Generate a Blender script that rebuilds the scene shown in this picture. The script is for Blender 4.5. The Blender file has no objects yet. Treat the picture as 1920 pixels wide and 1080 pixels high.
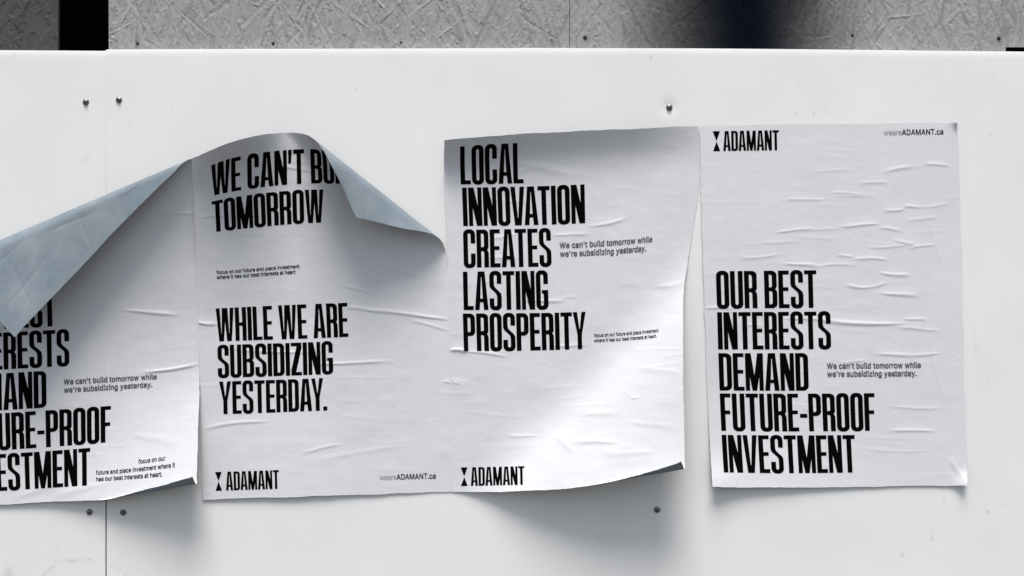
import bpy, bmesh, math, json
import numpy as np
from mathutils import Vector
from mathutils.geometry import delaunay_2d_cdt

# ------------------------------------------------------------------ camera, world, sun
SC = bpy.context.scene
COL = SC.collection
S = 0.0012375            # metres per photo pixel on the wall plane
CX, CY = 960.0, 540.0
ZC = 1.50                # camera height
DIST = 1920 * S * 50 / 36.0

cam = bpy.data.objects.new("camera", bpy.data.cameras.new("camera"))
COL.objects.link(cam)
cam.data.lens = 50
cam.data.sensor_width = 36
cam.data.clip_start = 0.05
cam.data.clip_end = 500
cam.location = (0, -DIST, ZC)
cam.rotation_euler = (math.radians(90), 0, 0)
SC.camera = cam

SUN_EL, SUN_AZ = math.radians(69), math.radians(-2)
world = bpy.data.worlds.new("World")
SC.world = world
world.use_nodes = True
wn = world.node_tree
sky = wn.nodes.new("ShaderNodeTexSky")
sky.sky_type = 'NISHITA'
sky.sun_disc = False
sky.sun_elevation = SUN_EL
sky.sun_rotation = math.pi - SUN_AZ
sky.dust_density = 2.5
sky.ozone_density = 0.6
hs = wn.nodes.new("ShaderNodeHueSaturation")       # a thin overcast: paler than a clear blue sky
hs.inputs["Saturation"].default_value = 0.55
wn.links.new(sky.outputs[0], hs.inputs["Color"])
wn.links.new(hs.outputs[0], wn.nodes["Background"].inputs[0])
wn.nodes["Background"].inputs[1].default_value = 0.05

sl = bpy.data.lights.new("sun", 'SUN')
sl.energy = 1.5
sl.angle = math.radians(26)
sl.color = (1.0, 0.975, 0.945)
sun = bpy.data.objects.new("sun", sl)
COL.objects.link(sun)
sd = Vector((math.sin(SUN_AZ) * math.cos(SUN_EL), -math.cos(SUN_AZ) * math.cos(SUN_EL), math.sin(SUN_EL)))
sun.rotation_euler = sd.to_track_quat('Z', 'Y').to_euler()
sun.location = sd * 12

SC.view_settings.view_transform = 'Standard'
SC.view_settings.look = 'None'
SC.view_settings.exposure = 1.52
SC.view_settings.gamma = 1.0
SC.render.engine = 'CYCLES'
SC.cycles.max_bounces = 6
SC.cycles.diffuse_bounces = 1

rng = np.random.default_rng(7)


# ------------------------------------------------------------------ helpers
def px(x, y, h=0.0, base=0.0):
    """photo pixel + height above the wall (pixels, + metres) -> world point array"""
    x, y, h = np.broadcast_arrays(np.asarray(x, float), np.asarray(y, float), np.asarray(h, float))
    hm = h * S + base
    k = (DIST - hm) / DIST
    return np.stack([(x - CX) * S * k, -hm, (CY - y) * S * k + ZC], -1)


def mesh_np(name, V, F, mats, parent=None, smooth=True, matidx=None, loc=None):
    """V (n,3), F list of (m,k) int arrays"""
    me = bpy.data.meshes.new(name)
    V = np.asarray(V, float)
    o = bpy.data.objects.new(name, me)
    COL.objects.link(o)
    if loc is not None:
        o.location = loc
        V = V - np.asarray(loc)
    elif parent is not None:
        V = V - np.asarray(parent.location)
    if not isinstance(F, (list, tuple)):
        F = [F]
    F = [np.asarray(f, np.int32) for f in F if len(f)]
    tot = np.concatenate([np.full(len(f), f.shape[1], np.int32) for f in F])
    lv = np.concatenate([f.ravel() for f in F])
    me.vertices.add(len(V))
    me.vertices.foreach_set("co", V.astype(np.float32).ravel())
    me.loops.add(len(lv))
    me.loops.foreach_set("vertex_index", lv)
    me.polygons.add(len(tot))
    st = np.zeros(len(tot), np.int32)
    st[1:] = np.cumsum(tot)[:-1]
    me.polygons.foreach_set("loop_start", st)
    if matidx is not None:
        me.polygons.foreach_set("material_index", np.asarray(matidx, np.int32))
    me.update(calc_edges=True)
    me.polygons.foreach_set("use_smooth", np.full(len(tot), smooth))
    for m in mats:
        me.materials.append(m)
    if parent is not None:
        o.parent = parent
    return o


def attr(o, name, vals):
    a = o.data.attributes.new(name, 'FLOAT', 'POINT')
    a.data.foreach_set("value", np.asarray(vals, np.float32).ravel())


def tag(o, label=None, cat=None, group=None, kind=None):
    for k, v in (("label", label), ("category", cat), ("group", group), ("kind", kind)):
        if v:
            o[k] = v
    return o


def empty(name, loc, **k):
    o = bpy.data.objects.new(name, None)
    o.empty_display_size = 0.05
    COL.objects.link(o)
    o.location = [float(c) for c in loc]
    return tag(o, **k)


def grid_faces(nr, nc, flip=False):
    i = np.arange(nr * nc).reshape(nr, nc)
    a, b, c, d = i[:-1, :-1], i[:-1, 1:], i[1:, 1:], i[1:, :-1]
    q = (a, b, c, d) if flip else (a, d, c, b)
    return np.stack([t.ravel() for t in q], -1)


def box_np(x0, x1, y0, y1, z0, z1):
    V = np.array([(x, y, z) for x in (x0, x1) for y in (y0, y1) for z in (z0, z1)], float)
    F = np.array([(0, 1, 3, 2), (4, 6, 7, 5), (0, 4, 5, 1), (2, 3, 7, 6), (0, 2, 6, 4), (1, 5, 7, 3)])
    return V, F


def nat_spline(xk, Y, x):
    """natural cubic spline through (xk, Y[...,k]) along the LAST axis of Y"""
    xk = np.asarray(xk, float); Y = np.asarray(Y, float)
    n = len(xk); h = np.diff(xk)
    A = np.zeros((n, n)); A[0, 0] = A[-1, -1] = 1
    R = np.zeros(Y.shape[:-1] + (n,))
    for i in range(1, n - 1):
        A[i, i - 1], A[i, i], A[i, i + 1] = h[i - 1], 2 * (h[i - 1] + h[i]), h[i]
        R[..., i] = 6 * ((Y[..., i + 1] - Y[..., i]) / h[i] - (Y[..., i] - Y[..., i - 1]) / h[i - 1])
    M = R @ np.linalg.inv(A).T
    j = np.clip(np.searchsorted(xk, x) - 1, 0, n - 2)
    t0 = x - xk[j]; t1 = xk[j + 1] - x; hj = h[j]
    return (M[..., j] * t1 ** 3 / (6 * hj) + M[..., j + 1] * t0 ** 3 / (6 * hj)
            + (Y[..., j] / hj - M[..., j] * hj / 6) * t1 + (Y[..., j + 1] / hj - M[..., j + 1] * hj / 6) * t0)


def tensor(cu, cv, C, us, vs):
    C = np.asarray(C, float)                       # rows v, cols u
    T = nat_spline(cu, C, us)                      # rows v, fine u
    return nat_spline(cv, T.T, vs).T               # fine v, fine u


def vnoise(x, y, seed=0):
    """smooth value noise"""
    r = np.random.default_rng(seed).random((97, 97))
    xi = np.floor(x).astype(int); yi = np.floor(y).astype(int)
    fx = x - xi; fy = y - yi
    fx = fx * fx * (3 - 2 * fx); fy = fy * fy * (3 - 2 * fy)
    g = lambda a, b: r[a % 97, b % 97]
    return (g(xi, yi) * (1 - fx) * (1 - fy) + g(xi + 1, yi) * fx * (1 - fy)
            + g(xi, yi + 1) * (1 - fx) * fy + g(xi + 1, yi + 1) * fx * fy)


# ------------------------------------------------------------------ materials
def mat(name, base, rough=0.6, metal=0.0, spec=0.5):
    m = bpy.data.materials.new(name)
    m.use_nodes = True
    b = m.node_tree.nodes["Principled BSDF"]
    b.inputs["Base Color"].default_value = (*base, 1)
    b.inputs["Roughness"].default_value = rough
    b.inputs["Metallic"].default_value = metal
    b.inputs["Specular IOR Level"].default_value = spec
    return m, m.node_tree, b


def nd(t, kind, **kw):
    n = t.nodes.new(kind)
    for k, v in kw.items():
        if k in n.inputs.keys():
            n.inputs[k].default_value = v
        else:
            setattr(n, k, v)
    return n


def mixc(t, fac, a, b, mode='MIX'):
    """colour mix; a, b: socket or tuple; fac: socket or float"""
    n = t.nodes.new("ShaderNodeMix"); n.data_type = 'RGBA'; n.blend_type = mode
    for sock, v in ((n.inputs[0], fac), (n.inputs[6], a), (n.inputs[7], b)):
        if isinstance(v, bpy.types.NodeSocket):
            t.links.new(v, sock)
        elif isinstance(v, tuple):
            sock.default_value = (*v, 1)
        else:
            sock.default_value = v
    return n.outputs[2]


def noise(t, scale, detail=2.0, rough=0.5, vec=None, stretch=None, coord="Object"):
    tc = t.nodes.new("ShaderNodeTexCoord")
    src = tc.outputs[coord]
    if stretch:
        mp = t.nodes.new("ShaderNodeMapping"); mp.inputs["Scale"].default_value = stretch
        t.links.new(src, mp.inputs[0]); src = mp.outputs[0]
    n = t.nodes.new("ShaderNodeTexNoise")
    n.inputs["Scale"].default_value = scale; n.inputs["Detail"].default_value = detail
    n.inputs["Roughness"].default_value = rough
    t.links.new(src, n.inputs["Vector"])
    return n.outputs["Fac"]


def ramp(t, sock, lo, hi, a=0.0, b=1.0):
    n = t.nodes.new("ShaderNodeMapRange")
    n.inputs[1].default_value, n.inputs[2].default_value = lo, hi
    n.inputs[3].default_value, n.inputs[4].default_value = a, b
    t.links.new(sock, n.inputs[0])
    return n.outputs[0]


def bump(t, bsdf, sock, strength, dist):
    n = t.nodes.new("ShaderNodeBump")
    n.inputs["Strength"].default_value = strength; n.inputs["Distance"].default_value = dist
    t.links.new(sock, n.inputs["Height"])
    t.links.new(n.outputs[0], bsdf.inputs["Normal"])
    return n


def attrn(t, name):
    n = t.nodes.new("ShaderNodeAttribute"); n.attribute_name = name
    return n.outputs["Fac"]


def add(t, a, b, op='ADD'):
    n = t.nodes.new("ShaderNodeMath"); n.operation = op
    for i, v in enumerate((a, b)):
        if isinstance(v, bpy.types.NodeSocket):
            t.links.new(v, n.inputs[i])
        else:
            n.inputs[i].default_value = v
    return n.outputs[0]


# paper front: matt white with a faint linen of fibres and faint glue mottling
M_PAPER, t, b = mat("poster_paper", (0.66, 0.67, 0.70), 0.62, spec=0.25)
mott = noise(t, 6, 4, 0.6)
fine = noise(t, 700, 2, 0.6)
fib = noise(t, 160, 3, 0.6, stretch=(1, 1, 9))
fib2 = noise(t, 160, 3, 0.6, stretch=(9, 1, 1))
c = mixc(t, ramp(t, mott, 0.35, 0.7), (0.675, 0.682, 0.697), (0.715, 0.719, 0.729))
c = mixc(t, ramp(t, fine, 0.25, 0.75, 0.0, 0.22), c, (0.55, 0.56, 0.60))
t.links.new(c, b.inputs["Base Color"])
bump(t, b, add(t, add(t, fib, fib2), add(t, fine, 0.5, 'MULTIPLY')), 0.55, 0.0006)

# blue-grey back of the paper
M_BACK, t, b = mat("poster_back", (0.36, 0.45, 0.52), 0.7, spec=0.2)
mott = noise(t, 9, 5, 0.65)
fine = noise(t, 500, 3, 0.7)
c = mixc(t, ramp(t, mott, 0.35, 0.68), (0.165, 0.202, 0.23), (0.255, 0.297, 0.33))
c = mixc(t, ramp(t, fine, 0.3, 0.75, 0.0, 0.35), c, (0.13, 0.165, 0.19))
t.links.new(c, b.inputs["Base Color"])
bump(t, b, add(t, mott, add(t, fine, 0.15, 'MULTIPLY')), 0.35, 0.003)

# printing inks
M_INK, t, b = mat("black_ink", (0.0018, 0.0018, 0.002), 0.9, spec=0.02)
M_GREY_INK, t, b = mat("grey_ink", (0.12, 0.122, 0.127), 0.85, spec=0.05)
M_LIGHT_INK, t, b = mat("light_grey_ink", (0.25, 0.25, 0.26), 0.75, spec=0.15)

# white hoarding panel
M_PANEL, t, b = mat("white_panel", (0.8, 0.8, 0.79), 0.42, spec=0.3)
rib = noise(t, 120, 2, 0.5, stretch=(2.4, 1, 0.05))
cloth = noise(t, 60, 3, 0.6, stretch=(1, 1, 4))
mott = noise(t, 3.5, 5, 0.6)
speck = noise(t, 240, 2, 0.5)
c = mixc(t, ramp(t, mott, 0.3, 0.7), (0.762, 0.766, 0.752), (0.812, 0.808, 0.790))
c = mixc(t, ramp(t, rib, 0.35, 0.7, 0.0, 0.06), c, (0.6, 0.62, 0.62))
c = mixc(t, ramp(t, speck, 0.735, 0.80, 0.0, 0.35), c, (0.35, 0.34, 0.32))
c = mixc(t, attrn(t, "smear"), c, (0.62, 0.50, 0.45))
c = mixc(t, attrn(t, "grime"), c, (0.20, 0.20, 0.19))
t.links.new(c, b.inputs["Base Color"])
bump(t, b, add(t, rib, add(t, cloth, 0.4, 'MULTIPLY')), 0.16, 0.0012)


def osb_mat(name, c0, c1, rough):
    m, t, b = mat(name, c0, rough, spec=0.45)
    mott = noise(t, 5, 4, 0.6)
    grain = noise(t, 260, 3, 0.6, stretch=(1, 1, 0.35))
    c = mixc(t, ramp(t, mott, 0.3, 0.7), c0, c1)
    c = mixc(t, attrn(t, "strand"), c, tuple(0.62 * v for v in c0))
    c = mixc(t, ramp(t, grain, 0.35, 0.75, 0.0, 0.35), c, tuple(0.6 * v for v in c0))
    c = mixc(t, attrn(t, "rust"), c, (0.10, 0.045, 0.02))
    c = mixc(t, attrn(t, "dark_band"), c, (0.0018, 0.0036, 0.008))
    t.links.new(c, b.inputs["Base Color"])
    r = ramp(t, attrn(t, "dark_band"), 0, 1, rough, 0.85)
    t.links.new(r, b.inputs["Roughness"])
    sp = ramp(t, attrn(t, "dark_band"), 0, 1, 0.45, 0.05)
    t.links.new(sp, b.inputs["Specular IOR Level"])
    bump(t, b, grain, 0.3, 0.0008)
    return m


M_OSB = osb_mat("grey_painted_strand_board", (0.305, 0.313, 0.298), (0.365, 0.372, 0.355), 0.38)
M_OSB_DARK = osb_mat("dark_strand_board", (0.052, 0.056, 0.056), (0.068, 0.066, 0.062), 0.55)  # darker base colour for the board left of the slot
M_BLACK, _, _ = mat("slot_darkness", (0.0008, 0.0008, 0.001), 1.0, spec=0.0)  # near-black colour in place of the shade inside the slots
M_STEEL, t, b = mat("screw_steel", (0.2, 0.2, 0.19), 0.22, metal=1.0)
sc_n = noise(t, 900, 2)
t.links.new(ramp(t, sc_n, 0.3, 0.7, 0.14, 0.34), b.inputs["Roughness"])
M_RECESS, _, _ = mat("screw_recess", (0.01, 0.01, 0.01), 0.5)
M_RUST, t, b = mat("rusty_steel", (0.05, 0.022, 0.012), 0.8, spec=0.2)
rn = noise(t, 500, 3)
t.links.new(mixc(t, ramp(t, rn, 0.35, 0.65), (0.008, 0.007, 0.006), (0.06, 0.025, 0.012)), b.inputs["Base Color"])
M_GROUND, t, b = mat("pavement", (0.10, 0.10, 0.10), 0.9)
gn = noise(t, 30, 6, 0.7)
t.links.new(mixc(t, gn, (0.04, 0.04, 0.04), (0.075, 0.075, 0.07)), b.inputs["Base Color"])

# ------------------------------------------------------------------ ground
GV = np.array([(-60, -120, 0), (60, -120, 0), (60, 30, 0), (-60, 30, 0)], float)
tag(mesh_np("pavement", GV, np.array([[0, 1, 2, 3]]), [M_GROUND]), kind="structure")

# ------------------------------------------------------------------ white hoarding panels
SCREWS = [(161, 191.5), (223, 187.5), (1255, 201.5), (168, 960), (231, 961), (1232, 956)]
DENT = {2: (1.9, 13), 5: (1.2, 12), 3: (0.6, 9), 4: (0.6, 9), 0: (0.25, 8), 1: (0.3, 8)}
SEAM = 198.6


def top_edge(x):
    return np.interp(x, [-900, 0, 198.5, 198.7, 640, 1000, 1300, 1500, 1920, 2800],
                     [96, 93.8, 95.2, 92.3, 91.0, 89.7, 90.4, 92.0, 96.6, 104])


def seg(x, y, x0, y0, x1, y1):
    dx, dy = x1 - x0, y1 - y0
    L2 = dx * dx + dy * dy
    s = np.clip(((x - x0) * dx + (y - y0) * dy) / L2, 0, 1)
    return np.hypot(x - x0 - s * dx, y - y0 - s * dy), s


def panel(x0, x1, label):
    vis0, vis1 = max(x0, -60), min(x1, 1980)
    xs = np.unique(np.concatenate([np.arange(x0, vis0, 60), np.arange(vis0, vis1, 3.5), np.arange(vis1, x1, 60), [x1]]))
    tt = np.unique(np.concatenate([np.linspace(0, 22, 16), np.arange(22, 1040, 3.5),
                                   [1060, 1150, 1300, 1500, (CY + ZC / S) - 95]]))
    X, T = np.meshgrid(xs, tt)
    Y = top_edge(X) + T * np.where(T > 1030, 1.0, 1.0)
    Y = np.minimum(Y, CY + (ZC - 0.02) / S)
    depth = np.zeros_like(X)                               # metres INTO the wall
    r = 16.0
    depth += np.where(T < r, 1.5e-3 * (np.clip((r - T) / r, 0, 1)) ** 2.6, 0)
    depth += 0.9e-3 * (vnoise(X / 170 + 5, Y / 150, 3) - 0.5) + 0.5e-3 * vnoise(X / 60, Y / 75, 4)
    for i, (sx, sy) in enumerate(SCREWS):
        dm, sg = DENT[i]
        rr = np.hypot(X - sx, (Y - sy))
        depth += dm * 1e-3 * np.exp(-(rr / sg) ** 2)
    # the seam edge turns in a touch
    es = np.abs(X - SEAM)
    depth += 0.7e-3 * np.exp(-(es / 3.0) ** 2) * np.clip((Y - 240) / 400, 0.0, 1)
    depth = np.maximum(depth, 0)
    gap = np.interp(Y, [90, 240, 330, 620, 930, 1100], [0.02, 0.03, 0.10, 0.25, 1.15, 1.2])
    X = X.copy()
    X[:, 0] += np.where(np.abs(X[:, 0] - SEAM) < 2, gap[:, 0], 0)
    X[:, -1] -= np.where(np.abs(X[:, -1] - SEAM) < 2, gap[:, -1], 0)
    V = px(X, Y, 0, 0).reshape(-1, 3)
    V[:, 1] = depth.ravel()
    F = [grid_faces(*X.shape)]
    n = len(V)
    nr, nc = X.shape
    # closed back + sides
    bord = np.concatenate([np.arange(nc), nc * np.arange(1, nr) + nc - 1, (nr - 1) * nc + np.arange(nc - 2, -1, -1), nc * np.arange(nr - 2, 0, -1)])
    A = V[bord].copy(); B = A.copy(); B[:, 1] = 0.010
    k = len(bord)
    i0 = n + np.arange(k); i1 = n + k + np.arange(k)
    F.append(np.stack([i0, np.roll(i0, -1), np.roll(i1, -1), i1], -1))
    V = np.concatenate([V, A, B])
    o = mesh_np("hoarding_panel", V, F, [M_PANEL], loc=(float(V[:n, 0].mean()), 0, 0.0))
    # stains with a shape of their own
    Xv = np.concatenate([X.ravel(), X.ravel()[bord], X.ravel()[bord]])
    Yv = np.concatenate([Y.ravel(), Y.ravel()[bord], Y.ravel()[bord]])
    sm = np.zeros_like(Xv); gr = np.zeros_like(Xv)
    for (a, bb, c_, d_, w, s) in ((1497, 160, 1548, 205, 9, .16), (1520, 150, 1560, 180, 6, .10), (1485, 180, 1530, 215, 5, .07),
                                  (1825, 610, 1832, 680, 4, .16), (1838, 640, 1836, 720, 6, .08), (1848, 670, 1856, 740, 3, .14),
                                  (1800, 740, 1840, 940, 14, .04), (1380, 870, 1460, 1000, 20, .03)):
        d, _ = seg(Xv, Yv, a, bb, c_, d_)
        sm += 0.7 * s * np.exp(-(d / w) ** 2) * (0.4 + 1.2 * vnoise(Xv / 7, Yv / 9, 11))
    for (a, bb, w, s) in ((1492, 213, 2.2, .35), (1526, 214, 2.4, .4), (1852, 959, 2.2, .6), (1692, 1040, 2.6, .35), (1748, 1010, 3, .3),
                          (1749, 995, 2, .25), (160, 297, 7, .12), (242, 230, 2, .3), (242, 222, 1.6, .25), (1221, 107, 2, .35), (27, 103, 2, .35),
                          (667, 169, 1.8, .3), (16, 1076, 9, .25), (322, 198, 1.6, .25), (1862, 145, 1.6, .3), (1771, 939, 2, .3), (1855, 255, 2.4, .16)):
        gr += s * np.exp(-(np.hypot(Xv - a, (Yv - bb) * 0.8) / w) ** 2)
    pts = [(80, 1080), (95, 1065), (118, 1054), (150, 1049), (178, 1049)]
    pts2 = [(205, 1059), (222, 1066), (236, 1080)]
    pts3 = [(107, 990), (108, 1020), (104, 1050), (101, 1075)]
    pts4 = [(1856, 935), (1880, 945), (1900, 955)]
    pts5 = [(1850, 248), (1868, 256), (1892, 254)]
    for P, s in ((pts, .30), (pts2, .28), (pts3, .10), (pts4, .07), (pts5, .12)):
        for p, q in zip(P[:-1], P[1:]):
            d, _ = seg(Xv, Yv, *p, *q)
            gr += s * np.exp(-(d / 2.2) ** 2) * np.clip(2.2 * vnoise(Xv / 5, Yv / 5, 12) - 0.5, 0, 1)
    # faint streaks run down from the screws
    for (sx, sy) in SCREWS[3:]:
        gr += 0.05 * np.exp(-((Xv - sx) / 9) ** 2) * np.clip((Yv - sy) / 12, 0, 1) * np.exp(-np.clip(Yv - sy, 0, None) / 60) * vnoise(Xv / 3, Yv / 60, 5)
    attr(o, "smear", np.clip(sm, 0, .5)); attr(o, "grime", np.clip(gr, 0, .8))
    return tag(o, label, "wall panel", "white hoarding panels")


panel(-800, SEAM - 0.03, "narrower visible white hoarding panel left of the vertical seam")
panel(SEAM + 0.03, 2750, "wide white hoarding panel right of the vertical seam, carrying most posters")

# near-black sheet added behind everything; its colour stands in for shade in the slots
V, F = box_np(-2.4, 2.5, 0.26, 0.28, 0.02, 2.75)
tag(mesh_np("slot_dark_sheet", V, F, [M_BLACK], smooth=False),
    "added black sheet standing in for the darkness of the tall slot between the strand boards", "added black sheet")

# ------------------------------------------------------------------ strand boards (OSB) above the panels
NAILS = [(258, 82, .5), (512, 82, .55), (752, 80, .15), (1035, 76, .5), (1097, 71, .9), (1345, 62, .1), (1598, 66.5, .15), (1872.5, 72.5, .6)]


def strand_field(w, h, step, n, seed, big=0):
    r = np.random.default_rng(seed)
    nx, ny = int(w / step) + 1, int(h / step) + 1
    H = np.zeros((ny, nx)); C = np.zeros((ny, nx))
    def paint(cx, cy, L, W, a, lift):
        ca, sa = math.cos(a), math.sin(a)
        ex = abs(ca) * L / 2 + abs(sa) * W / 2 + 2; ey = abs(sa) * L / 2 + abs(ca) * W / 2 + 2
        i0, i1 = max(0, int((cx - ex) / step)), min(nx, int((cx + ex) / step) + 1)
        j0, j1 = max(0, int((cy - ey) / step)), min(ny, int((cy + ey) / step) + 1)
        if i1 <= i0 or j1 <= j0:
            return
        X, Y = np.meshgrid(np.arange(i0, i1) * step - cx, np.arange(j0, j1) * step - cy)
        u = X * ca + Y * sa; v = -X * sa + Y * ca
        wl = W / 2 * (1 - 0.55 * np.clip((np.abs(u) / (L / 2)) - 0.55, 0, 1) / 0.45)
        m = (np.abs(u) < L / 2) & (np.abs(v) < wl)
        tilt = r.normal(0, 0.35); ty = r.normal(0, 0.12)
        hh = lift + tilt * v / W + ty * u / L + 0.10 * np.sin(v * 2.3 + r.random() * 6)
        sub = H[j0:j1, i0:i1]; sub[m] = 0.30 * sub[m] + hh[m]
        C[j0:j1, i0:i1][m] = r.random() ** 2.5
    for k in range(n):
        if k > n * 0.35 and k % 3 == 0:
            paint(r.uniform(0, w), r.uniform(0, h), r.uniform(15, 85), r.uniform(1.5, 3.2), math.pi / 2 + r.normal(0, 0.5), r.uniform(0.2, 1.5))
        L = r.uniform(18, 80) if r.random() < .75 else r.uniform(70, 170)
        W = r.uniform(2.0, 7.0) if r.random() < .85 else r.uniform(7, 15)
        a = math.pi / 2 + (r.normal(0, 0.42) if r.random() < .85 else r.uniform(-1.6, 1.6))
        paint(r.uniform(0, w), r.uniform(0, h), L, W, a, r.uniform(0, 1.1))
    for k in range(big):
        L = r.uniform(120, 240); W = r.uniform(14, 30); a = math.pi / 2 + r.normal(0, 0.3)
        paint(r.uniform(0, w), r.uniform(0, h), L, W, a, r.uniform(0.3, 0.9))
        for _ in range(8):
            paint(r.uniform(0, w), r.uniform(0, h), r.uniform(15, 50), r.uniform(2, 6), math.pi / 2 + r.normal(0, .6), r.uniform(.2, 1.3))
    return H, C, nx, ny


def dark_band_at(x, y):  # soft blue-black band across the board, fading out to both sides
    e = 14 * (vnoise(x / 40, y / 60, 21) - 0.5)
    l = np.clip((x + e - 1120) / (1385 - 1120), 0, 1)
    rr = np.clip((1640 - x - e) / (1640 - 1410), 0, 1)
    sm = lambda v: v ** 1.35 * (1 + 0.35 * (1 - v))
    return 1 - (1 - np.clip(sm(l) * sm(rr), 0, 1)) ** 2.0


def board(x0, x1, y0, y1, depth, material, seed, amp, n, step=1.45, big=0, notch=None, label="", xedge=None):
    w, h = x1 - x0, y1 - y0
    H, C, nx, ny = strand_field(w, h, step, n, seed, big)
    # soften the relief a little, as paint does
    for _ in range(1):
        Hp = np.pad(H, 1, mode='edge')
        H = (Hp[:-2, 1:-1] + Hp[2:, 1:-1] + Hp[1:-1, :-2] + Hp[1:-1, 2:] + 6 * H) / 10
    X, Y = np.meshgrid(np.linspace(x0, x1, nx), np.linspace(y0, y1, ny))
    k = (DIST + depth) / DIST
    V = np.stack([(X - CX) * S * k, depth - amp * H, (CY - Y) * S * k + ZC], -1).reshape(-1, 3)
    F = grid_faces(ny, nx)
    if notch is not None:
        fx = X.ravel()[F].mean(1); fy = Y.ravel()[F].mean(1)
        F = F[~((fx > notch[0]) & (fy > notch[1]))]
    n0 = len(V)
    # edges and thickness: 11 mm sides behind the face
    ids = np.arange(nx * ny).reshape(ny, nx)
    sides = []
    extra = []
    for e in (ids[:, 0][::-1], ids[:, -1], ids[0, :]):
        A = V[e].copy(); B = A.copy(); B[:, 1] = depth + 0.011
        m = len(e); o0 = n0 + sum(len(q) for q in extra)
        extra += [A, B]
        i0 = o0 + np.arange(m); i1 = i0 + m
        sides.append(np.stack([i0[:-1], i0[1:], i1[1:], i1[:-1]], -1))
    VV = np.concatenate([V] + extra)
    o = mesh_np("strand_board", VV, [F] + sides, [material], loc=(float(V[:, 0].mean()), depth, float(V[:, 2].mean())))
    o.data.polygons.foreach_set("use_smooth", np.full(len(o.data.polygons), True))
    pad = len(VV) - n0
    z = np.zeros(pad)
    rust = np.zeros(X.size)
    Xr, Yr = X.ravel(), Y.ravel()
    for (a, bb, s) in NAILS:
        rad = np.hypot(Xr - a, Yr - bb)
        rust += s * 0.8 * np.exp(-(rad / 4.5) ** 2) * (0.5 + vnoise(Xr / 2, Yr / 2, 5))
        rust += s * 0.45 * np.exp(-((Xr - a + 0.6) / 2.2) ** 2) * (Yr > bb) * np.exp(-np.clip(Yr - bb, 0, None) / 9)
    attr(o, "rust", np.concatenate([np.clip(rust, 0, 1), z]))
    attr(o, "strand", np.concatenate([0.7 * C.ravel() ** 1.3, z]))
    attr(o, "dark_band", np.concatenate([dark_band_at(Xr, Yr), z]))
    return tag(o, label, "strand board", "painted strand boards above the panels")


OD = 0.016
board(204, 1067.6, -70, 112, OD, M_OSB, 31, 1.7e-3, 3400, label="light grey painted strand board right of the tall black slot")
board(1068.6, 2010, -70, 112, OD, M_OSB, 32, 1.4e-3, 3400, notch=(1885, 88), label="grey painted strand board with a large soft black band")
board(-120, 109.5, -70, 112, OD + 0.006, M_OSB_DARK, 33, 1.6e-3, 900, big=9, label="dark grey strand board left of the tall black slot")

# ------------------------------------------------------------------ screws
def lathe(profile, nseg=28):
    a = np.linspace(0, 2 * np.pi, nseg, endpoint=False)
    V = [];
    for (r, h) in profile:
        V.append(np.stack([r * np.cos(a), np.full(nseg, -h), r * np.sin(a)], -1))
    V = np.concatenate(V)
    F = []
    for k in range(len(profile) - 1):
        i = k * nseg + np.arange(nseg); j = k * nseg + (np.arange(nseg) + 1) % nseg
        F.append(np.stack([i, j, j + nseg, i + nseg], -1))
    return V, np.concatenate(F)


def make_screw():
    root = empty("panel_screw", (0, 0, 0))
    V, F = lathe([(7.4e-3, -0.5e-3), (7.4e-3, 0.9e-3), (7.0e-3, 1.4e-3), (6.2e-3, 1.7e-3), (5.9e-3, 1.75e-3)])
    mesh_np("washer", V, F, [M_STEEL], root)
    V, F = lathe([(6.1e-3, 1.5e-3), (6.0e-3, 2.2e-3), (5.6e-3, 3.2e-3), (5.0e-3, 4.1e-3), (4.1e-3, 5.0e-3), (3.2e-3, 5.55e-3), (2.5e-3, 5.8e-3), (2.3e-3, 5.7e-3)])
    mesh_np("head", V, F, [M_STEEL], root)
    V, F = lathe([(2.3e-3, 5.7e-3), (2.1e-3, 3.6e-3), (0.02e-3, 3.3e-3)], 4)
    mesh_np("drive_recess", V, F, [M_RECESS], root, smooth=False)
    return root


def copy_thing(src):
    r = src.copy(); COL.objects.link(r)
    for ch in src.children:
        c_ = ch.copy(); COL.objects.link(c_); c_.parent = r
    return r


SCREW_LABELS = ["steel screw left of the seam near the top of the panel", "steel screw right of the seam near the top of the panel",
                "steel screw in a dent above the LOCAL INNOVATION poster", "steel screw left of the seam below the posters",
                "steel screw right of the seam below the posters", "steel screw below the curled corner of the LOCAL INNOVATION poster"]
proto = make_screw()
for i, (sx, sy) in enumerate(SCREWS):
    o = proto if i == 0 else copy_thing(proto)
    p = px(sx, sy)
    o.location = (p[0], 0.0004 + 0.75e-3 * DENT[i][0], p[2])
    o.rotation_euler = (math.radians([4, -3, 2, -5, -6, -4][i]), math.radians(40 * i), math.radians([5, -2, 0, 3, 4, -3][i]))
    tag(o, SCREW_LABELS[i], "screw", "screws fixing the white panels")

NAIL_LABELS = ["rusty nail in the strand board, nearest to the tall black slot", "dark rusty nail above the WE CAN'T BUILD poster",
               "small black nail in the strand board between the second and third posters", "brown rusty nail just left of the strand board joint",
               "orange rusted nail just right of the strand board joint", "nail almost hidden in the black band on the strand board",
               "dark nail in the strand board just right of the black band", "black nail with a rust run near the notch at the right"]


def make_nail():
    V, F = lathe([(3.6e-3, -1e-3), (3.5e-3, 0.5e-3), (2.7e-3, 1.0e-3), (1.6e-3, 0.9e-3), (1.2e-3, 0.0e-3), (0.02e-3, -0.1e-3)], 14)
    a = np.arctan2(V[:, 2], V[:, 0])
    V[:, [0, 2]] *= (1 + 0.13 * np.sin(3 * a + 1) + 0.08 * np.sin(5 * a))[:, None]
    return mesh_np("rusty_nail", V, F, [M_RUST], loc=(0, 0, 0))


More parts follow.
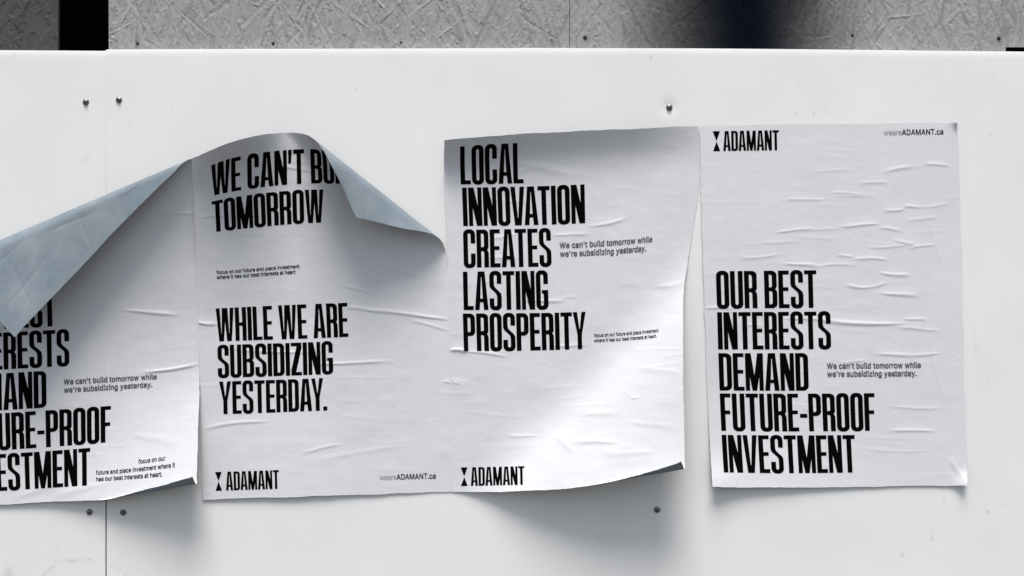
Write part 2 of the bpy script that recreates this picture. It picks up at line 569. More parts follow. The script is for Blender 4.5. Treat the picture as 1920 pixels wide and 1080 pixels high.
nail0 = make_nail()
for i, (a, bb, s) in enumerate(NAILS):
    o = nail0 if i == 0 else nail0.copy()
    if i:
        COL.objects.link(o)
    k = (DIST + OD) / DIST
    o.location = ((a - CX) * S * k, OD - 0.0012, (CY - bb) * S * k + ZC)
    o.rotation_euler = (0, i * 1.3, 0)
    sc_ = [1.0, 1.0, .85, .95, 1.15, .8, .95, 1.05][i]
    o.scale = (sc_, 1, sc_ * [1.1, .95, 1, .8, 1.25, 1, 1, 1.2][i])
    tag(o, NAIL_LABELS[i], "nail", "rusty nails in the strand boards")

# ------------------------------------------------------------------ lettering: condensed capitals drawn as outlines (cap height 1)
ST, HB = 0.128, 0.105


def rect(x0, y0, x1, y1):
    return [(x0, y0), (x1, y0), (x1, y1), (x0, y1)]


def rrect(x0, y0, x1, y1, r, ry=None, which="abcd"):
    """rounded rectangle; which corners: a=bottom-left b=bottom-right c=top-right d=top-left"""
    ry = ry or r
    out = []
    for key, cx_, cy_, a0 in (("a", x0 + r, y0 + ry, 180), ("b", x1 - r, y0 + ry, 270), ("c", x1 - r, y1 - ry, 0), ("d", x0 + r, y1 - ry, 90)):
        if key in which:
            for k in range(8):
                a = math.radians(a0 + 90 * k / 7)
                out.append((cx_ + r * math.cos(a), cy_ + ry * math.sin(a)))
        else:
            out.append({"a": (x0, y0), "b": (x1, y0), "c": (x1, y1), "d": (x0, y1)}[key])
    return out


def ring(w):
    return rrect(0, -.012, w, 1.012, .145, .135), rrect(ST, HB - .012, w - ST, 1.012 - HB, .042, .05)


def glyphs():
    G = {}
    w = .335
    o, i = ring(w)
    G['O'] = (w, [([o], [i])])
    G['C'] = (w, [([o], [i, rect(w - ST - .001, .37, w + .1, .635)])])
    G['G'] = (w, [([o], [i, rect(w - ST - .001, .45, w + .1, .655)]), ([rect(w - ST, .08, w, .5), rect(w / 2 - .01, .41, w, .5)], [])])
    spine = [(0, .72), (0, .66), (.004, .62), (.02, .575), (.05, .54), (w - ST - .035, .43), (w - ST - .01, .39), (w - ST, .34), (w - ST, .28),
             (w, .28), (w, .34), (w - .004, .38), (w - .02, .425), (w - .05, .46), (ST + .035, .57), (ST + .01, .61), (ST, .66), (ST, .72)]
    G['S'] = (w, [([o], [i, rect(-.1, .30, w - ST + .001, .715), rect(ST - .001, .285, w + .1, .675)]), ([spine], [])])
    G['U'] = (w, [([rrect(0, -.012, w, 1, .145, .135, "ab")], [rrect(ST, HB - .012, w - ST, 1.1, .042, .055, "ab")])])
    G['D'] = (w, [([rrect(0, 0, w, 1, .145, .135, "bc")], [rrect(ST, HB, w - ST, 1 - HB, .042, .055, "bc")])])
    G['I'] = (ST, [([rect(0, 0, ST, 1)], [])])
    G['L'] = (.283, [([rect(0, 0, ST, 1), rect(0, 0, .283, HB)], [])])
    G['T'] = (.325, [([rect(0, 1 - HB, .325, 1), rect(.1625 - ST / 2, 0, .1625 + ST / 2, 1)], [])])
    e = .285
    G['E'] = (e, [([rect(0, 0, ST, 1), rect(0, 0, e, HB), rect(0, 1 - HB, e, 1), rect(0, .455, e - .02, .555)], [])])
    G['F'] = (e - .005, [([rect(0, 0, ST, 1), rect(0, 1 - HB, e - .005, 1), rect(0, .445, e - .025, .545)], [])])
    G['H'] = (.345, [([rect(0, 0, ST, 1), rect(.345 - ST, 0, .345, 1), rect(0, .45, .345, .55)], [])])
    bw = .34
    G['B'] = (bw, [([rrect(0, .475, bw - .008, 1, .135, .125, "bc")], [rrect(ST, .555, bw - .008 - ST, 1 - HB, .04, .05, "bc")]),
                   ([rrect(0, 0, bw, .535, .135, .125, "bc")], [rrect(ST, HB, bw - ST, .455, .04, .05, "bc")])])
    # keep the two counters of B open
    G['B'] = (bw, [(G['B'][1][0][0] + G['B'][1][1][0], G['B'][1][0][1] + G['B'][1][1][1])])
    p = .335
    bowl = rrect(0, .405, p, 1, .14, .13, "bc"); cnt = rrect(ST, .405 + HB, p - ST, 1 - HB, .04, .05, "bc")
    G['P'] = (p, [([bowl], [cnt]), ([rect(0, 0, ST, .5)], [])])
    bowl = rrect(0, .43, p, 1, .14, .11, "bc"); cnt = rrect(ST, .43 + HB, p - ST, 1 - HB, .04, .05, "bc")
    leg = [(p - ST, 0), (p + .004, 0), (p + .002, .36), (p - .008, .41), (p - .035, .45), (p - .075, .475), (ST - .01, .5), (ST - .01, .43),
           (p - ST - .03, .43), (p - ST - .008, .415), (p - ST, .38)]
    G['R'] = (p + .004, [([bowl], [cnt]), ([rect(0, 0, ST, .5), leg], [])])
    a = .378
    m = a / 2
    G['A'] = (a, [([[(0, 0), (m - .095, 1), (m + .095, 1), (a, 0)]],
                   [[(ST - .008, -.1), (ST + .018, .2), (a - ST - .018, .2), (a - ST + .008, -.1)], [(ST + .027, .295), (m - .006, .86), (m + .006, .86), (a - ST - .027, .295)]])])
    G['V'] = (a, [([[(0, 1), (m - .09, 0), (m + .09, 0), (a, 1), (a - ST + .002, 1), (m + .005, .2), (m - .005, .2), (ST - .002, 1)]], [])])
    n = .362
    G['N'] = (n, [([rect(0, 0, .112, 1), rect(n - .112, 0, n, 1), [(0, 1), (.150, 1), (n, 0), (n - .150, 0)]], [])])
    mm = .468; c = mm / 2
    G['M'] = (mm, [([rect(0, 0, .112, 1), rect(mm - .112, 0, mm, 1), [(0, 1), (.150, 1), (c + .058, 0), (c - .058, 0)],
                     [(mm, 1), (mm - .150, 1), (c - .058, 0), (c + .058, 0)]], [])])
    ww = .545; q = .305
    V1 = lambda d: [(d, 1), (d + q / 2 - .072, 0), (d + q / 2 + .072, 0), (d + q, 1), (d + q - .118, 1), (d + q / 2 + .004, .24), (d + q / 2 - .004, .24), (d + .118, 1)]
    G['W'] = (ww, [([V1(0), V1(ww - q)], [])])
    y = .372; h = y / 2
    G['Y'] = (y, [([[(0, 1), (h - ST / 2, .40), (h - ST / 2, 0), (h + ST / 2, 0), (h + ST / 2, .40), (y, 1), (y - ST + .004, 1), (h + .006, .55), (h - .006, .55), (ST - .004, 1)]], [])])
    z = .315
    G['Z'] = (z, [([rect(0, 0, z, HB), rect(0, 1 - HB, z, 1), [(0, HB - .01), (0, HB + .06), (z - .142, 1 - HB + .01), (z, 1 - HB + .01), (z, 1 - HB - .06), (.142, HB - .01)]], [])])
    G["'"] = (.118, [([[(0.004, 1), (.118, 1), (.082, .64), (.004, .64)]], [])])
    G['-'] = (.195, [([rect(0, .36, .195, .465)], [])])
    G['.'] = (ST, [([rect(0, 0, ST, .125)], [])])
    return G


GLY = glyphs()
GAP, SPACE = 0.034, 0.155
KERN = {"TO": -.012, "LT": -.03, "AT": -.035, "TA": -.03, "VA": -.05, "AV": -.05, "AY": -.045, "Y.": -.05, "TY": -.01, "'T": .0, "RY": -.01, "DA": -.01, "WE": .0, "AN": -.005, "OV": -.015}

INTER = json.loads(r'''{"'":[206,[[78,318,70,509,136,509,128,318]]],".":[187,[[95,-4,86,-4,78,-1,70,3,63,9,57,16,53,24,50,32,50,41,50,50,53,59,57,66,63,73,70,79,78,83,86,86,95,87,104,86,113,83,121,79,128,73,134,66,138,59,140,50,141,41,140,32,138,24,134,16,128,9,121,3,113,-1,104,-4]]],"A":[479,[[16,0,201,509,276,509,463,0,395,0,287,302,264,372,232,478,245,478,213,371,191,302,85,0],[110,142,110,199,370,199,370,142]]],"D":[502,[[219,0,96,0,96,57,215,57,244,58,272,63,296,70,318,81,337,94,354,110,368,128,379,149,388,172,394,198,398,226,399,255,398,285,394,312,388,337,379,361,368,381,354,399,338,415,320,428,299,438,275,446,249,450,221,452,93,452,93,509,225,509,261,507,294,501,325,492,353,478,377,461,399,441,418,418,433,391,446,361,455,329,460,293,462,255,460,217,455,181,446,149,433,119,417,92,398,68,376,48,351,31,322,17,291,8,256,2],[125,509,125,0,60,0,60,509]]],"M":[628,[[60,0,60,509,152,509,277,187,287,159,299,123,311,84,322,49,307,49,318,83,330,121,342,158,352,187,476,509,568,509,568,0,504,0,504,291,504,327,505,369,506,413,507,457,513,457,498,409,482,363,467,322,456,291,342,0,286,0,170,291,159,321,145,361,129,408,112,457,119,457,120,416,121,372,122,328,122,291,122,0]]],"N":[523,[[60,0,60,509,136,509,343,183,363,151,388,107,414,55,405,54,401,108,399,157,399,195,399,509,463,509,463,0,387,0,202,290,177,331,148,381,108,452,119,454,122,384,124,328,125,291,125,0]]],"T":[448,[[32,452,32,509,417,509,417,452,257,452,257,0,193,0,193,452]]],"W":[686,[[155,0,16,509,82,509,163,196,175,145,187,94,197,40,189,40,200,94,211,145,224,196,306,509,380,509,462,196,474,145,486,94,497,40,488,40,499,94,510,145,523,196,603,509,670,509,530,0,455,0,368,323,351,391,336,475,350,475,335,395,318,323,230,0]]],"a":[389,[[160,-9,142,-8,126,-5,110,-1,94,5,80,12,68,22,57,32,48,45,40,58,35,73,31,90,30,108,31,123,34,138,38,150,43,161,50,171,58,179,67,187,78,193,89,199,100,203,112,207,125,211,178,220,234,227,265,235,276,255,275,268,273,279,271,288,267,297,262,304,256,311,248,317,240,322,230,326,220,329,208,330,196,331,183,330,171,329,159,326,149,322,118,301,100,274,41,291,48,308,57,322,67,335,79,346,91,355,104,364,118,370,133,375,148,379,163,382,179,384,194,384,239,379,251,376,263,372,275,367,286,360,296,353,306,343,315,333,322,320,329,306,333,290,336,272,337,251,337,0,277,0,277,52,272,52,252,25,244,18,236,12,226,6,215,1,203,-3,190,-6,176,-8],[170,45,187,46,202,49,216,53,228,59,239,66,248,74,257,83,263,93,269,104,272,115,275,126,276,138,276,190,259,182,231,176,200,171,175,168,134,159,125,155,117,150,110,145,103,139,98,132,95,124,93,115,92,105,92,95,94,87,98,79,102,72,107,66,114,61,121,56,130,52,139,49,149,47,159,46]]],"b":[424,[[229,-8,213,-7,198,-5,184,-1,172,4,162,10,153,17,145,24,138,31,118,59,112,59,112,0,53,0,53,509,114,509,114,319,118,319,137,346,144,353,152,360,161,367,171,373,183,378,197,381,212,384,229,384,252,383,274,378,294,371,313,361,330,347,345,332,359,313,370,293,379,270,385,245,389,218,390,189,389,160,385,133,379,108,370,84,359,64,346,45,330,29,313,16,294,5,274,-2,252,-7],[220,47,237,48,253,51,267,57,279,66,291,76,301,88,309,101,316,117,321,133,325,151,327,170,328,189,327,209,325,227,321,245,316,261,309,276,301,290,291,301,280,311,267,319,253,325,237,329,220,330,203,329,188,325,174,320,161,312,150,302,140,291,132,278,125,263,120,247,116,229,113,210,113,189,113,169,116,150,120,132,125,115,132,100,140,86,150,75,162,65,174,57,188,51,204,48]]],"c":[395,[[207,-8,182,-7,159,-2,137,6,117,16,98,30,82,46,68,64,56,85,46,108,40,133,36,159,34,187,36,216,40,243,46,268,56,291,68,312,82,330,98,346,117,360,137,371,159,378,182,383,207,384,221,384,234,383,247,380,260,377,272,373,284,368,295,362,305,356,315,349,324,341,332,332,340,322,347,312,353,301,358,289,362,277,303,262,290,289,270,311,242,325,207,330,189,329,173,325,158,319,145,310,134,300,124,287,115,274,108,258,103,242,99,224,97,206,96,187,97,169,99,151,103,134,108,117,115,102,124,89,134,76,145,66,158,57,173,51,189,48,207,46,243,52,271,66,292,89,304,117,363,102,359,90,354,78,348,67,341,56,334,46,325,37,316,29,306,21,296,15,285,9,273,4,261,-1,248,-4,235,-6,221,-8]]],"d":[424,[[195,-8,172,-7,151,-2,130,5,111,16,94,29,79,45,66,64,55,84,46,108,39,133,35,160,34,189,35,218,39,245,46,270,55,293,66,313,79,332,95,347,112,361,131,371,151,378,173,383,196,384,213,384,228,381,241,378,253,373,263,367,272,360,280,353,287,346,306,319,311,319,311,509,372,509,372,0,313,0,313,59,307,59,287,31,280,24,272,17,263,10,252,4,241,-1,227,-5,212,-7],[205,47,221,48,236,51,250,57,263,65,274,75,284,86,293,100,299,115,305,132,309,150,311,169,312,189,311,210,309,229,305,247,300,263,293,278,284,291,275,302,263,312,251,320,237,325,221,329,205,330,187,329,172,325,157,319,145,311,133,301,124,290,115,276,108,261,103,245,99,227,97,209,96,189,97,170,99,151,103,133,109,117,115,101,124,88,134,76,145,66,158,57,172,51,188,48]]],"e":[404,[[212,-8,185,-7,161,-2,138,6,117,16,98,30,82,46,68,64,56,85,46,108,40,132,35,159,34,187,35,215,39,242,46,267,55,290,67,311,81,329,97,346,115,359,135,370,157,378,180,383,205,384,221,384,236,382,251,379,266,374,280,368,294,361,307,351,319,341,331,329,341,315,350,299,357,282,363,263,368,242,370,219,371,194,371,169,75,169,75,221,338,221,310,202,309,220,307,237,303,254,298,269,291,282,283,294,273,305,263,314,250,321,237,326,222,329,205,330,189,329,173,326,159,321,146,313,135,304,125,294,116,282,109,270,103,256,99,241,97,226,96,211,96,178,97,157,100,139,104,122,110,106,118,92,128,80,139,70,151,61,165,55,179,50,195,47,212,46,224,47,234,48,244,50,254,53,263,56,271,61,278,66,285,73,292,80,297,88,302,96,306,105,365,91,360,77,353,63,345,51,335,39,324,29,311,19,298,11,283,4,266,-1,249,-5,231,-7]]],"f":[253,[[228,379,228,327,6,327,6,379],[81,0,81,432,82,447,84,461,89,474,96,486,104,496,113,505,124,513,135,519,148,524,161,527,174,529,187,530,222,527,243,521,227,468,215,472,195,474,182,473,171,470,162,466,154,460,149,452,145,443,142,431,142,419,142,0]]],"g":[425,[[207,-151,187,-150,168,-148,150,-144,134,-140,119,-134,105,-127,93,-119,82,-110,73,-101,64,-91,57,-80,51,-69,101,-41,122,-66,128,-72,136,-78,145,-83,154,-88,165,-92,178,-95,192,-97,207,-97,229,-96,249,-92,267,-85,282,-75,295,-62,304,-47,310,-28,311,-6,311,68,306,68,287,41,280,34,272,28,263,21,252,16,241,11,227,8,212,5,195,5,173,6,152,10,132,17,113,27,95,39,80,53,67,71,55,90,46,112,39,136,35,163,34,191,35,220,39,246,46,271,55,293,66,314,80,332,95,347,112,361,131,371,152,378,173,383,196,384,213,384,228,382,242,378,253,373,264,367,273,360,281,353,288,346,308,319,313,319,313,379,372,379,372,-9,371,-32,367,-54,360,-73,350,-90,338,-104,324,-117,308,-127,291,-136,271,-142,251,-147,229,-150],[205,59,222,60,237,63,251,68,264,75,275,84,285,95,293,107,300,121,305,137,309,154,312,172,312,193,312,212,309,231,305,248,300,264,293,278,285,291,275,303,264,312,251,320,237,325,222,329,205,330,188,329,172,325,158,320,145,312,134,302,124,290,115,277,109,262,103,246,99,229,97,212,96,193,97,173,99,155,103,138,109,123,116,108,124,96,134,85,145,76,158,68,172,63,188,60]]],"h":[410,[[114,227,114,0,53,0,53,509,114,509,114,287,102,287,112,312,124,332,137,349,152,362,169,372,187,379,207,383,227,384,246,383,264,380,280,376,295,369,309,360,321,349,332,336,341,321,348,304,353,285,356,264,357,240,357,0,296,0,296,235,295,256,290,275,283,291,273,304,260,315,246,323,229,328,210,329,197,328,184,326,172,322,161,317,150,311,141,303,133,293,126,283,121,271,117,257,114,243]]],"i":[166,[[53,0,53,379,114,379,114,0],[84,443,75,444,67,446,60,449,54,455,48,461,44,468,42,475,41,483,42,491,44,499,48,506,54,512,60,517,67,521,75,523,84,524,92,523,100,521,107,517,114,512,119,506,123,499,126,491,126,483,126,475,123,468,119,461,114,455,107,449,100,446,92,444]]],"l":[189,[[139,-2,119,-1,101,3,86,10,74,20,65,33,58,47,54,65,53,84,53,509,114,509,114,99,114,87,115,77,117,68,120,62,124,58,130,54,137,53,146,52,160,53,170,54,181,3,162,-1]]],"m":[609,[[53,0,53,379,112,379,112,295,108,295,112,310,118,323,125,335,132,346,141,355,151,363,161,370,172,376,183,380,195,384,207,386,219,386,239,385,257,380,273,372,287,361,299,347,309,331,316,314,321,295,312,295,317,308,322,321,329,332,337,343,347,353,357,361,368,369,381,375,394,380,407,383,422,385,437,386,453,385,468,383,483,378,497,372,510,364,522,354,532,342,541,328,548,313,553,296,556,276,557,255,557,0,496,0,496,254,494,273,490,289,483,302,473,313,460,321,447,326,433,329,419,330,406,330,395,328,384,324,374,320,365,314,358,307,351,299,345,290,341,280,338,270,336,259,335,247,335,0,274,0,274,260,273,275,269,288,262,301,253,311,242,320,229,326,215,329,199,330,188,330,178,328,168,325,158,320,148,314,140,307,132,299,126,289,121,278,117,266,114,253,114,238,114,0]]],"n":[409,[[114,227,114,0,53,0,53,379,112,379,112,287,102,287,112,312,124,332,137,349,152,362,169,372,187,379,207,383,227,384,246,383,264,380,280,376,295,369,309,360,321,349,332,336,341,321,348,304,353,285,356,264,357,240,357,0,296,0,296,235,295,256,290,275,283,291,273,304,260,315,246,323,229,328,210,329,197,328,184,326,172,322,161,317,150,311,141,303,133,293,126,283,121,271,117,257,114,243]]],"o":[415,[[207,-8,182,-7,159,-2,137,6,117,16,98,30,82,46,68,64,56,85,46,108,40,133,36,159,34,187,36,216,40,243,46,268,56,291,68,312,82,330,98,346,117,360,137,371,159,378,182,383,207,384,233,383,256,378,278,371,299,360,317,346,333,330,347,312,359,291,369,268,376,243,380,216,381,187,380,159,376,133,369,108,359,85,347,64,333,46,317,30,299,16,278,6,256,-2,233,-7],[207,46,226,48,242,51,257,57,270,66,282,76,292,89,300,102,307,117,312,134,316,151,318,169,319,187,318,206,316,224,312,242,307,258,300,274,292,287,282,300,270,310,257,319,242,325,226,329,207,330,189,329,173,325,158,319,145,310,134,300,124,287,115,274,108,258,103,242,99,224,97,206,96,187,97,169,99,151,103,134,108,117,115,102,124,89,134,76,145,66,158,57,173,51,189,48]]],"p":[424,[[53,-143,53,379,112,379,112,319,118,319,137,346,144,353,152,360,161,367,171,373,183,378,197,381,212,384,229,384,252,383,274,378,294,371,313,361,330,347,345,332,359,313,370,293,379,270,385,245,389,218,390,189,389,160,385,133,379,108,370,84,359,64,346,45,330,29,313,16,294,5,274,-2,252,-7,229,-8,213,-7,198,-5,184,-1,173,4,162,10,153,17,145,24,138,31,118,59,114,59,114,-143],[220,47,237,48,253,51,267,57,279,66,291,76,301,88,309,101,316,117,321,133,325,151,327,170,328,189,327,209,325,227,321,245,316,261,309,276,301,290,291,301,280,311,267,319,253,325,237,329,220,330,203,329,188,325,174,320,161,312,150,302,140,291,132,278,125,263,120,247,116,229,113,210,113,189,113,169,116,150,120,132,125,115,132,100,140,86,150,75,162,65,174,57,188,51,204,48]]],"r":[259,[[53,0,53,379,112,379,112,321,122,335,130,347,140,358,152,367,166,375,181,380,196,384,213,385,229,384,243,384,243,322,230,324,207,326,194,325,182,323,170,319,159,315,149,309,140,301,132,293,126,284,121,273,117,262,114,250,114,237,114,0]]],"s":[365,[[182,-8,163,-7,145,-5,128,-2,112,3,98,10,84,18,72,27,62,38,53,50,45,63,40,78,36,94,94,107,99,92,105,79,114,69,124,60,136,54,150,49,165,46,181,45,200,46,217,50,232,55,244,62,255,71,262,81,267,91,268,103,267,112,265,121,260,129,254,136,246,142,237,147,225,151,212,155,149,170,125,177,104,186,87,196,72,208,61,222,53,237,48,255,47,274,48,290,51,305,57,319,65,332,75,343,87,354,100,363,115,370,131,377,149,381,167,384,187,384,206,384,223,381,239,378,254,372,267,366,279,358,290,349,299,339,307,328,314,316,319,303,324,290,268,277,264,288,258,298,251,307,243,316,232,323,219,328,205,331,187,333,171,332,156,329,143,324,131,317,121,308,114,299,110,289,109,277,110,267,112,258,117,250,124,243,133,237,144,232,157,227,172,223,229,209,254,202,275,194,292,183,306,171,317,158,325,142,330,125,331,107,330,90,326,75,321,61,312,47,302,35,290,24,276,15,260,6,242,0,223,-5,203,-7]]],"t":[227,[[204,379,204,327,6,327,6,379],[65,471,126,471,126,98,127,86,128,76,132,68,136,61,142,56,150,53,159,51,170,50,185,51,202,54,213,2,192,-3,168,-4,145,-3,125,2,107,10,92,21,80,35,72,52,67,71,65,93]]],"u":[410,[[182,-5,164,-4,146,-1,130,4,115,11,101,20,89,31,78,44,69,59,62,76,57,95,54,116,53,139,53,379,114,379,114,144,115,123,119,105,127,89,137,75,150,64,164,56,181,52,200,50,213,51,226,53,238,57,249,62,259,69,268,77,276,86,283,97,289,109,293,122,295,137,296,153,296,379,357,379,357,0,298,0,298,92,307,92,297,67,286,47,272,30,257,17,240,7,222,0,203,-4]]],"v":[389,[[163,0,17,379,84,379,165,155,187,87,206,21,184,21,203,87,224,155,305,379,371,379,226,0]]],"w":[567,[[138,0,23,379,87,379,133,214,154,137,175,41,165,41,186,135,206,214,252,379,316,379,362,214,382,136,402,41,391,41,413,135,434,214,480,379,545,379,429,0,368,0,319,172,305,225,291,280,277,338,291,338,277,280,263,225,248,172,199,0]]],"y":[389,[[47,-139,61,-86,71,-87,104,-89,111,-87,118,-84,124,-80,130,-74,136,-67,141,-58,146,-48,151,-36,163,-1,17,379,84,379,165,155,187,87,206,21,184,21,202,87,224,155,305,379,371,379,204,-58,198,-72,191,-85,184,-97,177,-107,168,-116,159,-124,150,-130,139,-136,128,-140,117,-143,104,-145,91,-145,65,-143]]],"z":[380,[[42,0,42,46,254,320,48,323,48,379,333,379,333,331,126,60,126,56,339,56,339,0]]]," ":[187,[]]}''')


def dens(poly, step):
    out = []
    n = len(poly)
    for i in range(n):
        (x0, y0), (x1, y1) = poly[i], poly[(i + 1) % n]
        k = max(1, int(math.ceil(math.hypot(x1 - x0, y1 - y0) / step)))
        out += [(x0 + (x1 - x0) * j / k, y0 + (y1 - y0) * j / k) for j in range(k)]
    return out


def winding(P, X, Y):
    P = np.asarray(P); x0, y0 = P[:, 0], P[:, 1]
    x1, y1 = np.roll(x0, -1), np.roll(y0, -1)
    w = np.zeros(len(X), int)
    for a, b_, c_, d in zip(x0, y0, x1, y1):
        cr = (c_ - a) * (Y - b_) - (X - a) * (d - b_)
        w += ((b_ <= Y) & (d > Y) & (cr > 0)).astype(int) - ((b_ > Y) & (d <= Y) & (cr < 0)).astype(int)
    return w


def fill(polys, inside, step):
    """triangulate with the grid of fill points that lets letters bend with the paper"""
    V, E = [], []
    for P in polys:
        n0 = len(V)
        V += P
        E += [(n0 + i, n0 + (i + 1) % len(P)) for i in range(len(P))]
    A = np.array(V)
    lo, hi = A.min(0), A.max(0)
    gx, gy = np.meshgrid(np.arange(lo[0] + step * .5, hi[0], step), np.arange(lo[1] + step * .5, hi[1], step))
    gx, gy = gx.ravel(), gy.ravel()
    if len(gx):
        ok = inside(gx, gy)
        V = V + list(zip(gx[ok], gy[ok]))
    vs, _, fs, _, _, _ = delaunay_2d_cdt([Vector(p) for p in V], E, [], 0, 1e-5)
    vs = np.array([(p.x, p.y) for p in vs])
    fs = np.array([f for f in fs if len(f) == 3])
    cen = vs[fs].mean(1)
    fs = fs[inside(cen[:, 0], cen[:, 1])]
    used, inv = np.unique(fs, return_inverse=True)
    return vs[used], inv.reshape(fs.shape)


_cache = {}


def cap_glyph(ch, size, step):
    key = (ch, size, step)
    if key not in _cache:
        w, groups = GLY[ch]
        gs = [([[(x * size, y * size) for x, y in P] for P in a], [[(x * size, y * size) for x, y in P] for P in s]) for a, s in groups]

        def inside(X, Y):
            r = np.zeros(len(X), bool)
            for a, s in gs:
                t_ = np.zeros(len(X), bool)
                for P in a:
                    t_ |= winding(P, X, Y) != 0
                for P in s:
                    t_ &= winding(P, X, Y) == 0
                r |= t_
            return r
        _cache[key] = fill([dens(P, step) for a, s in gs for P in a + s], inside, step)
    return _cache[key]


def caps(text, x0, ytop, cap, width=None, step=2.6):
    """flat poster pixels: x right, y down -> (verts, tris)"""
    x = 0.0; V = []; F = []; n = 0
    items = []
    for i, ch in enumerate(text):
        if ch == ' ':
            x += SPACE; continue
        items.append((ch, x)); x += GLY[ch][0] + GAP + KERN.get(text[i:i + 2], 0)
    total = (x - GAP) * cap
    k = width / total if width else 1.0
    for ch, gx in items:
        v, f = cap_glyph(ch, cap, step)
        V.append(np.stack([x0 + (v[:, 0] + gx * cap) * k, ytop + cap - v[:, 1]], -1)); F.append(f[:, ::-1] + n); n += len(v)
    return np.concatenate(V), np.concatenate(F)


def sans(text, x0, base, size, width=None, bold=0.0):
    x = 0.0; V = []; F = []; n = 0
    items = []
    for ch in text:
        adv, cs = INTER[ch]
        items.append((ch, x)); x += adv / 1000 + bold * .6 - .022
    k = width / (x * size) if width else 1.0
    for ch, gx in items:
        cs = INTER[ch][1]
        if not cs:
            continue
        key = ("s", ch, size, bold)
        if key not in _cache:
            Ps = []
            for c_ in cs:
                P = np.array(c_, float).reshape(-1, 2) / 1000
                if bold:
                    d = np.roll(P, -1, 0) - P; d /= np.maximum(np.linalg.norm(d, axis=1, keepdims=True), 1e-9)
                    nn = np.stack([d[:, 1], -d[:, 0]], -1); nn = nn + np.roll(nn, 1, 0)
                    nn /= np.maximum(np.linalg.norm(nn, axis=1, keepdims=True), .6)
                    sgn = ORIENT
                    P = P + sgn * nn * bold / 2
                Ps.append([tuple(p) for p in P * size])
            _cache[key] = fill(Ps, lambda X, Y, Ps=Ps: sum(winding(P, X, Y) for P in Ps) != 0, 3.0)
        v, f = _cache[key]
        V.append(np.stack([x0 + (v[:, 0] + gx * size) * k, base - v[:, 1]], -1)); F.append(f[:, ::-1] + n); n += len(v)
    return np.concatenate(V), np.concatenate(F)


# outline direction of the sans (outer contour of 'l')
_P = np.array(INTER['l'][1][0], float).reshape(-1, 2)
ORIENT = 1.0 if np.sum(_P[:, 0] * np.roll(_P[:, 1], -1) - np.roll(_P[:, 0], -1) * _P[:, 1]) > 0 else -1.0


def hourglass(x0, x1, y0, y1):
    m = (x0 + x1) / 2; c = (y0 + y1) / 2
    a, fa = fill([dens([(x0, y0), (x1, y0), (m, c - .6)], 4)], lambda X, Y: winding([(x0, y0), (x1, y0), (m, c - .6)], X, Y) != 0, 4)
    b_, fb = fill([dens([(x0, y1), (m, c + .6), (x1, y1)], 4)], lambda X, Y: winding([(x0, y1), (m, c + .6), (x1, y1)], X, Y) != 0, 4)
    return np.concatenate([a, b_]), np.concatenate([fa, fb + len(a)])


# ------------------------------------------------------------------ posters
PW, PH = 480.0, 677.0
STEP = 1.6
US = np.linspace(0, PW, int(PW / STEP) + 1)
VS = np.linspace(0, PH, int(PH / STEP) + 1)


class Curl:
    """roll the paper forward past a line; p0->p1 is where the roll's silhouette lies, the peeled side is on the left of p0->p1 seen with y down negative"""
    def __init__(s, p0, p1, out, R0, kR, amax, k2=0.0, amax2=None):
        s.p0 = np.array(p0, float); t = np.array(p1, float) - s.p0
        s.L = np.hypot(*t); s.t = t / s.L
        n = np.array([s.t[1], -s.t[0]])
        if n @ (np.array(out, float) - s.p0) < 0:
            n = -n
        s.n = n; s.R0 = R0; s.kR = kR; s.a = math.radians(amax); s.k2 = k2
        s.a2 = math.radians(amax2 if amax2 is not None else amax)

    def apply(s, X, Y, H):
        rx, ry = X - s.p0[0], Y - s.p0[1]
        q = rx * s.t[0] + ry * s.t[1]
        R = np.maximum(s.R0 + s.kR * np.clip(q, 0, None), 2.5)
        amax = s.a + (s.a2 - s.a) * np.clip(q / s.L, 0, 1.2)
        d = rx * s.n[0] + ry * s.n[1] + R
        a = np.clip(d / R, 0, amax)
        rest = np.clip(d - R * amax, 0, None)
        # past the roll the flap keeps opening (k2 < 0: bends back out) a little
        ang = amax + s.k2 * rest
        d2 = np.where(d > 0, R * np.sin(a) + rest * np.cos(amax + s.k2 * rest / 2), d)
        h2 = np.where(d > 0, R * (1 - np.cos(a)) + rest * np.sin(amax + s.k2 * rest / 2), 0)
        return X + s.n[0] * (d2 - d), Y + s.n[1] * (d2 - d), H + h2


